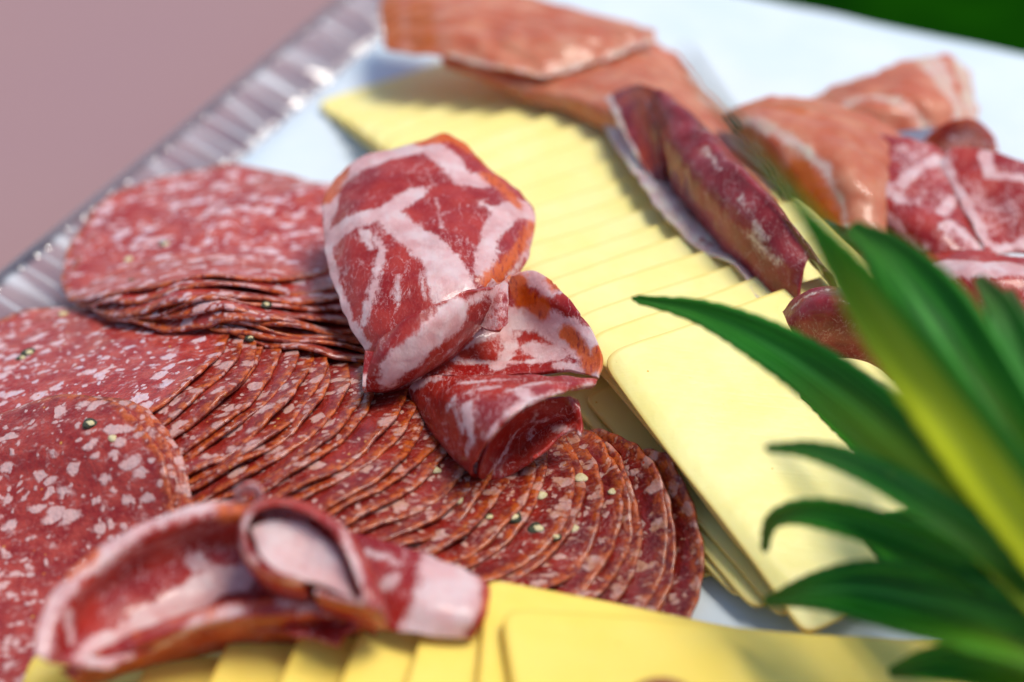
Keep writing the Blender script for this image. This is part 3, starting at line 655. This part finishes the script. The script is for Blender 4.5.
sheet('coppa_slice', [
   dict(base_fat=.30, wmul=1.3, nu=130, nv=130, seed=31, wob=.07, rows=[
    [(846,143,2.6),(875,137,3.2),(910,140,3.3),(938,150,3.0),(955,170,2.6)], [(846,165,2.5),(878,160,3.1),(912,165,3.2),(945,180,2.9),(965,200,2.5)],
    [(855,195,2.2),(885,192,2.9),(918,198,3.0),(950,212,2.8),(975,232,2.4)], [(872,225,2.0),(900,226,2.6),(930,232,2.8),(962,245,2.6),(990,260,2.2)], [(900,262,1.6),(925,265,2.0),(955,270,2.2),(985,280,2.0),(1010,292,1.6)]],
    fat=[([(850,150),(865,180),(885,215),(920,250)], (9, 5)), ([(870,143),(872,175),(900,200)], (9, 5)), ([(900,185),(940,160)], 6), ([(940,160),(960,190),(940,215)], 5), ([(925,250),(950,225),(990,255)], 5)]),
   dict(base_fat=.30, wmul=1.3, nu=110, nv=110, seed=32, wob=.06, rows=[
    [(938,165,3.0),(955,148,3.4),(985,150,3.5),(1015,160,3.4),(1045,168,3.2)], [(955,195,2.8),(975,180,3.1),(1000,182,3.2),(1028,190,3.2),(1055,200,3.0)],
    [(975,230,2.6),(995,215,2.7),(1018,218,2.8),(1040,225,2.8),(1062,232,2.7)], [(990,258,2.4),(1008,252,2.4),(1025,253,2.4),(1045,256,2.4),(1065,260,2.4)]],
    fat=[([(945,165),(962,200),(985,240),(1000,256)], 5), ([(985,155),(990,175),(1024,180)], (7, 4)), ([(1000,250),(1040,240)], 7)], orange=[]),
   dict(nu=110, nv=60, seed=33, wob=.06, rows=[
    [(925,248,2.2),(960,250,2.6),(1000,256,2.7),(1050,262,2.6)], [(928,272,2.6),(965,272,3.1),(1005,276,3.2),(1055,282,3.1)], [(938,300,2.2),(970,304,2.6),(1010,306,2.7),(1058,310,2.6)], [(950,325,1.3),(980,332,1.5),(1015,334,1.6),(1058,336,1.6)]],
    fat=[([(940,268),(985,270),(1050,272)], 13)])],
    M_cop, 'crumpled coppa slice with pink fat at the right edge beyond the pineapple leaves', 'coppa slice', cg, .10)
sheet('coppa_slice', [dict(nu=80, nv=60, seed=35, wob=.10, wrinkle=.10, rows=[
    [(922,158,2.0),(930,136,2.8),(948,120,3.4),(970,117,3.5),(990,132,2.8),(1000,150,2.0)], [(930,160,1.9),(940,144,2.5),(954,131,3.0),(970,130,3.0),(984,142,2.5),(992,156,1.9)],
    [(940,164,1.5),(948,156,1.7),(958,150,1.8),(970,150,1.8),(980,156,1.6),(986,164,1.4)]], base_orange=.6, fat=[([(950,134),(985,145)], 3)])],
    M_cop, 'small orange red curl of coppa behind the crumpled slice at the right edge', 'coppa slice', cg, .10)
sheet('coppa_slice', [dict(nu=90, nv=70, seed=36, wob=.10, rows=[
    [(960,292,1.6),(990,285,2.2),(1020,282,2.4),(1060,285,2.3)], [(975,320,1.5),(1000,312,2.0),(1028,308,2.2),(1062,312,2.1)], [(985,350,1.2),(1010,345,1.7),(1035,342,1.8),(1065,345,1.8)], [(990,385,.8),(1020,380,1.2),(1045,378,1.3),(1070,380,1.3)]],
    fat=[([(990,310),(1030,302),(1060,305)], 6)], orange=[([(1000,330),(1030,325)], 8)])],
    M_cop, 'red coppa scrap partly hidden behind the pineapple leaves at the right edge', 'coppa slice', cg, .10)

# ================================================================== HAM
hg = 'draped slices of cured ham'
sheet('ham_slice', [dict(nu=150, nv=90, seed=41, soft=.5, wrinkle=0.09, wob=.08, rows=[
    [(520,45,2.0),(580,38,2.3),(640,38,2.4),(678,56,2.3),(705,90,2.0),(745,130,1.8),(790,185,1.6),(830,235,1.2)],
    [(520,65,2.4),(570,62,2.8),(620,70,3.0),(660,88,3.0),(690,118,2.7),(730,155,2.4),(775,205,2.1),(815,250,1.6)],
    [(520,88,2.6),(560,92,2.9),(600,105,3.1),(640,122,3.1),(672,142,2.8),(705,172,2.5),(750,225,2.1),(795,270,1.6)],
    [(520,100,2.2),(555,108,2.3),(590,122,2.4),(620,138,2.4),(645,158,2.2),(680,190,1.9),(725,240,1.5),(775,290,1.0)]],
    fat=[([(690,75),(745,125),(800,190)], 4), ([(700,100),(720,110)], 5)], base_orange=.12)],
    M_ham, 'salmon pink ham slice spread behind the dark red ham roll', 'ham slice', hg, .07)
sheet('ham_slice', [dict(nu=150, nv=90, seed=42, soft=.5, wrinkle=0.09, wob=.06, rows=[
    [(384,-8,2.2),(410,-14,2.7),(450,-18,3.1),(510,-8,3.2),(570,8,3.2),(620,20,3.1),(655,30,3.0)],
    [(380,10,2.3),(408,6,2.9),(450,8,3.5),(510,18,3.6),(568,30,3.6),(618,34,3.4),(656,36,3.1)],
    [(384,30,2.4),(412,28,3.0),(450,32,3.5),(505,42,3.6),(560,48,3.5),(610,45,3.3),(656,39,3.1)],
    [(386,50,2.3),(415,55,2.7),(452,58,3.1),(500,70,3.2),(545,75,3.2),(600,62,3.1),(655,42,3.0)]],
    fat=[([(452,60),(500,71),(545,75),(600,63),(652,40)], 3)], orange=[([(385,5),(390,45)], 18), ([(420,5),(425,45)], 16)]),
   dict(nu=110, nv=50, seed=43, soft=.5, wrinkle=0.09, wob=.05, rows=[
    [(440,50,2.6),(470,60,2.9),(510,72,2.9),(560,76,2.8)], [(445,66,2.3),(475,75,2.5),(515,88,2.6),(560,95,2.6)], [(455,70,1.9),(485,82,2.0),(520,95,2.1),(560,106,2.2)]], base_orange=.35)],
    M_ham, 'mauve pink ham slice folded over the far right side of the diagonal cheese row', 'ham slice', hg, .07)
# dark roll
sheet('ham_roll', [dict(nu=90, nv=150, seed=44, soft=.5, wrinkle=0.05, wob=.06, rows=[
    [(664,186,2.2),(658,160,2.9),(655,125,3.8),(654,92,4.5),(668,96,4.6),(684,110,4.2),(700,128,3.6)],
    [(690,222,2.2),(680,190,3.2),(680,155,4.2),(690,128,4.7),(706,132,4.7),(724,148,4.3),(738,168,3.5)],
    [(728,258,2.5),(720,228,3.4),(722,198,4.3),(734,176,4.8),(752,182,4.9),(768,200,4.4),(780,218,3.7)],
    [(768,294,2.6),(762,262,3.5),(765,235,4.3),(778,218,4.7),(792,225,4.7),(806,244,4.2),(814,262,3.4)],
    [(802,320,2.5),(800,295,3.2),(802,272,3.8),(810,258,4.1),(822,266,4.0),(834,282,3.6),(840,298,2.9)]],
    fat=[([(705,150),(722,172)], 1.5), ([(742,200),(765,238)], 1.5),([(750,235),(780,262)], 2)]),
   dict(nu=60, nv=80, seed=45, wob=.05, rows=[
    [(606,98,3.2),(625,88,3.6),(642,85,4.1),(656,90,4.5)], [(620,128,3.2),(634,118,3.5),(648,116,3.9),(658,126,4.0)],
    [(638,158,3.0),(646,150,3.2),(654,150,3.3),(661,160,3.3)], [(658,190,2.7),(661,186,2.7),(664,186,2.7),(667,192,2.6)]],
    orange=[([(622,100),(640,95),(650,95)], 6), ([(640,110),(652,165)], 9)], edge_fat=[('l', .07)]),
   dict(nu=40, nv=160, seed=46, wob=.08, rows=[
    [(592,104,2.5),(602,94,2.9),(616,86,3.2)], [(608,134,2.6),(622,128,2.8),(640,120,2.7)], [(634,174,2.7),(648,168,2.8),(666,158,2.3)],
    [(662,214,2.7),(680,206,2.7),(702,196,2.3)], [(694,244,2.7),(714,238,2.7),(738,230,2.2)], [(732,266,2.9),(748,268,2.7),(768,260,2.1)], [(756,298,2.8),(772,302,2.4),(794,298,1.9)]],
    base_fat=.9, dry=[([(605,95),(620,88)], 3), ([(745,265),(758,280)], 2.5)], orange=[([(700,240),(740,260),(760,292)], 1.5)])],
    M_roll, 'dark burgundy rolled ham with a pale fat fringe lying beside the diagonal cheese row', 'ham roll', None, .10)
sheet('ham_slice', [dict(base_orange=.18, nu=120, nv=110, seed=47, soft=.4, wrinkle=.06, wob=.06, rows=[
    [(724,117,3.0),(745,103,3.3),(775,97,3.4),(810,100,3.4),(850,110,3.3),(885,124,3.1),(915,145,2.7)],
    [(733,128,3.2),(758,118,3.7),(785,116,3.8),(818,122,3.8),(852,134,3.7),(880,150,3.4),(902,170,2.8)],
    [(752,150,2.9),(772,142,3.5),(798,142,3.7),(824,150,3.7),(850,164,3.6),(872,180,3.3),(890,200,2.7)],
    [(775,182,2.4),(792,176,2.9),(812,178,3.1),(832,186,3.1),(852,198,3.1),(870,210,2.9),(885,228,2.4)],
    [(798,222,1.8),(812,220,2.1),(828,222,2.3),(845,228,2.4),(860,236,2.4),(874,246,2.2),(886,256,2.0)]],
    fat=[([(730,122),(755,150),(780,190),(805,228)], (4, 6)), ([(745,122),(775,130),(800,145),(825,170),(842,200),(848,230)], (7, 3))],
    orange=[([(800,175),(820,205),(830,225)], (14, 12)), ([(745,108),(800,112)], 5)], dry=[([(725,118),(738,128)], 5), ([(745,150),(765,175),(780,195)], 2)])],
    M_ham, 'orange ham slice with a scalloped white fat edge and a dark tip', 'ham slice', hg, .07)
sheet('ham_slice', [dict(nu=110, nv=80, seed=48, soft=.5, wrinkle=0.09, wob=.07, rows=[
    [(812,98,1.6),(845,84,2.1),(880,70,2.5),(915,58,2.7),(945,56,2.5),(965,70,1.8)], [(825,108,2.1),(855,98,2.6),(888,88,2.9),(920,80,3.0),(950,82,2.7),(975,98,1.9)],
    [(845,118,2.2),(872,112,2.7),(900,106,2.9),(928,102,2.9),(955,108,2.6),(978,122,1.8)], [(860,135,1.8),(885,132,2.2),(910,130,2.3),(932,128,2.3),(955,135,2.0),(972,146,1.4)]],
    fat=[([(925,50),(945,85),(960,130)], (14, 10)), ([(960,65),(970,110)], 12), ([(840,112),(870,98),(895,100),(925,125)], 5)])],
    M_ham, 'pale pink ham slice with a broad white fat border, farthest toward the platter edge', 'ham slice', hg, .07)
sheet('ham_slice', [dict(nu=90, nv=80, seed=49, wob=.04, rows=[
    [(784,312,3.5),(794,300,3.9),(812,290,4.3),(834,288,4.5),(856,296,4.4),(879,315,3.9)], [(789,325,3.6),(804,312,4.1),(822,303,4.5),(842,303,4.6),(862,312,4.4),(884,330,3.9)],
    [(800,342,3.1),(816,335,3.5),(834,330,3.8),(852,332,3.8),(870,340,3.7),(889,355,3.3)], [(819,358,2.4),(834,356,2.6),(849,356,2.7),(864,360,2.7),(879,368,2.6),(894,380,2.4)]],
    fat=[([(793,308),(815,294),(845,292)], 2)], orange=[([(800,304),(835,290)], 2)])],
    M_roll, 'glossy dark red ham fold tucked between the cheese and the pineapple leaves', 'ham slice', None, .10)
sheet('ham_slice', [dict(nu=110, nv=80, seed=50, wob=.12, rows=[
    [(770,170,.8),(800,170,1.2),(850,180,1.4),(900,200,1.3),(940,230,1.0)], [(775,210,1.2),(810,215,1.6),(855,225,1.8),(900,245,1.7),(945,275,1.2)],
    [(790,250,1.2),(825,255,1.6),(865,268,1.8),(910,290,1.6),(955,320,1.1)], [(810,300,.6),(840,305,.9),(875,318,1.0),(915,335,1.0),(960,360,.6)]], base_orange=.3, fat=[([(800,200),(850,260)], 3)])],
    M_roll, 'rumpled dark red ham slice in the gap under the orange ham', 'ham slice', None, .10)

# small red tomato at the near edge
def tomato(px, py, z, r):
    c = P(px, py, z); n1, n2 = 28, 18; V = []
    for a in range(n2+1):
        th = math.pi*a/n2
        for b in range(n1):
            ph = 2*math.pi*b/n1; rr = r*(1-.12*math.exp(-(th/.35)**2))
            V.append((c[0]+rr*math.sin(th)*math.cos(ph)*1.15, c[1]+rr*math.sin(th)*math.sin(ph), c[2]+rr*.9*math.cos(th)))
    F = [(a*n1+b, (a+1)*n1+b, (a+1)*n1+(b+1) % n1, a*n1+(b+1) % n1) for a in range(n2) for b in range(n1)]
    m = simple('tomato_skin', (.22, .008, .006), .22, (.30, .015, .01), 1.0, 0, **{'Coat Weight': .5})
    tag(mesh_obj('cherry_tomato', V, F, m), 'small dark red tomato peeping up on the wide cheese slice at the near edge', 'tomato')
tomato(662, 714, 3.1, .8)

# ================================================================== PINEAPPLE
pr = P(1110, 690, 3.0)
pine = empty('pineapple', (pr[0]+4, pr[1]-2, 0)); tag(pine, 'pineapple whose blurred green leaves reach in from the lower right', 'pineapple')
def leaf(cl, wpx, color, roll=0.0, chan=.28, seed=0):
    """cl: (px,py,z) tip first; wpx full width in px at each point"""
    cl = [(a, b, CAM[2]*(1-(d-1.9)/float(np.dot(P(a, b, 0)-CAM, FW)))) for a, b, d in cl]
    n_ = 70; pts = catmull([P(*p) for p in cl], n_)
    d = np.r_[0, np.cumsum(np.linalg.norm(np.diff([P(*p) for p in cl], axis=0), axis=1))]
    sc_ = [1/ (1.0/(S*float(np.dot(P(*p)-CAM, FW)))) for p in cl]
    w = np.interp(np.linspace(0, d[-1], n_), d, [wp*s_ for wp, s_ in zip(wpx, sc_)])
    w = np.convolve(np.r_[[w[0]]*4, w, [w[-1]]*4], np.ones(9)/9, 'valid'); w[0] = .03
    T = np.gradient(pts, axis=0); T /= np.linalg.norm(T, axis=1, keepdims=True)
    view = CAM-pts; view /= np.linalg.norm(view, axis=1, keepdims=True)
    side = np.cross(T, view); side /= np.linalg.norm(side, axis=1, keepdims=True); nrm = np.cross(side, T)
    c, s = math.cos(roll), math.sin(roll); sd = side*c+nrm*s; nm = nrm*c-side*s
    m_ = 21; u = np.linspace(-1, 1, m_); V = []; al = []; ac = []
    spine = .04*np.abs(np.sin(np.arange(n_)*1.9))
    for i in range(n_):
        for k in range(m_):
            ww_ = w[i]/2+(spine[i] if abs(u[k]) == 1 else 0)
            V.append(pts[i]+sd[i]*u[k]*ww_/c*.98+nm[i]*(u[k]**2-.5)*w[i]*chan)
            al.append(i/(n_-1)); ac.append((u[k]+1)/2)
    F = [(i*m_+k, i*m_+k+1, (i+1)*m_+k+1, (i+1)*m_+k) for i in range(n_-1) for k in range(m_-1)]
    o = mesh_obj('leaf', V, F, M_leaf, {'along': al, 'across': ac}, parent=pine, thick=.12, offset=0); o.color = (*color, 1); return o
leaf([(632,298,44.5),(700,312,43.5),(770,345,42),(840,392,40.5),(910,452,39),(980,520,38),(1050,595,37),(1100,660,37)], [3,22,44,58,62,60,56,50], (.45, .45, .1), .15)
leaf([(684,52,30),(742,135,31),(800,208,33),(858,285,35),(918,368,36),(978,450,36),(1038,530,36.5),(1104,630,37)], [3,5,11,44,62,68,64,55], (1.0, .55, 1.0), -.1)
leaf([(850,226,40),(890,255,39),(935,310,38),(975,375,37.5),(1015,440,37),(1060,520,37),(1110,620,37)], [10,40,66,72,68,60,50], (.2, .35, .2), .2)
leaf([(978,278,40),(998,305,39),(1015,340,38.5),(1045,410,38),(1080,500,38),(1115,600,37.5)], [8,26,36,40,44,40], (.15, .7, .5), .1)
leaf([(765,448,40),(810,450,39.5),(870,470,39),(930,505,38),(990,545,37.5),(1050,600,37),(1100,660,37)], [4,16,28,34,36,38,40], (.1, .8, .2), .1)
leaf([(764,552,41),(772,522,40.5),(800,512,40),(850,520,39.5),(910,540,39),(970,565,38),(1040,610,37.5),(1100,670,37)], [4,13,24,32,34,38,42,40], (.05, .25, .6), -.1)
leaf([(764,602,41),(810,592,40),(860,592,39.5),(920,603,38.5),(980,618,37.5),(1040,640,37),(1105,690,37)], [4,30,58,72,76,70,50], (.12, .35, .3), .35, .34)
leaf([(800,392,46),(840,420,45),(890,455,43.5),(950,505,42),(1020,570,40),(1100,660,38)], [4,24,38,50,60,60], (.0, .05, .1), -.2)
leaf([(850,520,43),(900,540,42),(950,560,41),(1020,600,39.5),(1100,670,38)], [6,60,80,90,70], (.0, .0, .1), .0)
leaf([(900,330,45),(940,390,44),(985,460,42),(1040,540,40),(1100,640,38)], [8,60,90,95,80], (.0, .1, .1), .0)
leaf([(890,672,40),(930,664,39),(990,668,38),(1060,690,37.5),(1110,715,37.5)], [6,30,44,50,40], (.5, .4, .3), .3)
leaf([(1008,290,41),(1018,320,40.5),(1030,370,40),(1060,460,39),(1105,600,38)], [6,22,40,50,50], (.3, .2, .8), .3)
# fruit body out at the lower right (crown stub and bumpy skin)
c0 = P(1100, 668, 3.6); ax = np.array([.80, -.58, -.12]); ax /= np.linalg.norm(ax); s1 = np.cross(ax, [0, 0, 1]); s1 /= np.linalg.norm(s1); s2 = np.cross(s1, ax)
V = []; n1, n2 = 96, 80
for a in range(n2+1):
    t = a/n2; r = 5.6*math.sin(math.pi*min(1, t*.97+.03))**.45 if 0 < t < 1 else .3
    for b in range(n1):
        ph = 2*math.pi*b/n1; bump = .28*abs(math.sin(8*ph/1+a*.40))*abs(math.sin(8*ph-a*.40)); rr = r*(1+0*ph)+bump*min(1, r)
        V.append(c0+ax*(t*15+.3)+s1*rr*math.cos(ph)+s2*rr*math.sin(ph))
F = [(a*n1+b, (a+1)*n1+b, (a+1)*n1+(b+1) % n1, a*n1+(b+1) % n1) for a in range(n2) for b in range(n1)]
M_pine = simple('pineapple_skin', (.34, .20, .04), .55, (.16, .14, .03), 1.2, .5)
mesh_obj('fruit', V, F, M_pine, parent=pine)

# ================================================================== LIGHT
EL, AZ = math.radians(68), math.radians(80)      # sun from behind right
w = bpy.data.worlds.new("World"); sc.world = w; w.use_nodes = True; nt = w.node_tree
bg = nt.nodes['Background']; sky = nt.nodes.new('ShaderNodeTexSky'); sky.sky_type = 'NISHITA'; sky.sun_disc = False
sky.sun_elevation = EL; sky.sun_rotation = AZ; nt.links.new(sky.outputs[0], bg.inputs[0]); bg.inputs[1].default_value = .08
sl = bpy.data.lights.new('sun', 'SUN'); sl.energy = 1.5; sl.angle = math.radians(24); sl.color = (1, .94, .84)
so = bpy.data.objects.new('sun', sl); col.objects.link(so)
dirv = Vector((math.sin(AZ)*math.cos(EL), math.cos(AZ)*math.cos(EL), math.sin(EL))); so.rotation_euler = dirv.to_track_quat('Z', 'Y').to_euler(); so.location = dirv*3
sc.view_settings.view_transform = 'Standard'; sc.view_settings.look = 'None'; sc.view_settings.gamma = 1; sc.view_settings.exposure = 1.0
sc.render.engine = 'CYCLES'; sc.cycles.use_denoising = True; sc.cycles.transparent_max_bounces = 16
sc.cycles.max_bounces = 8
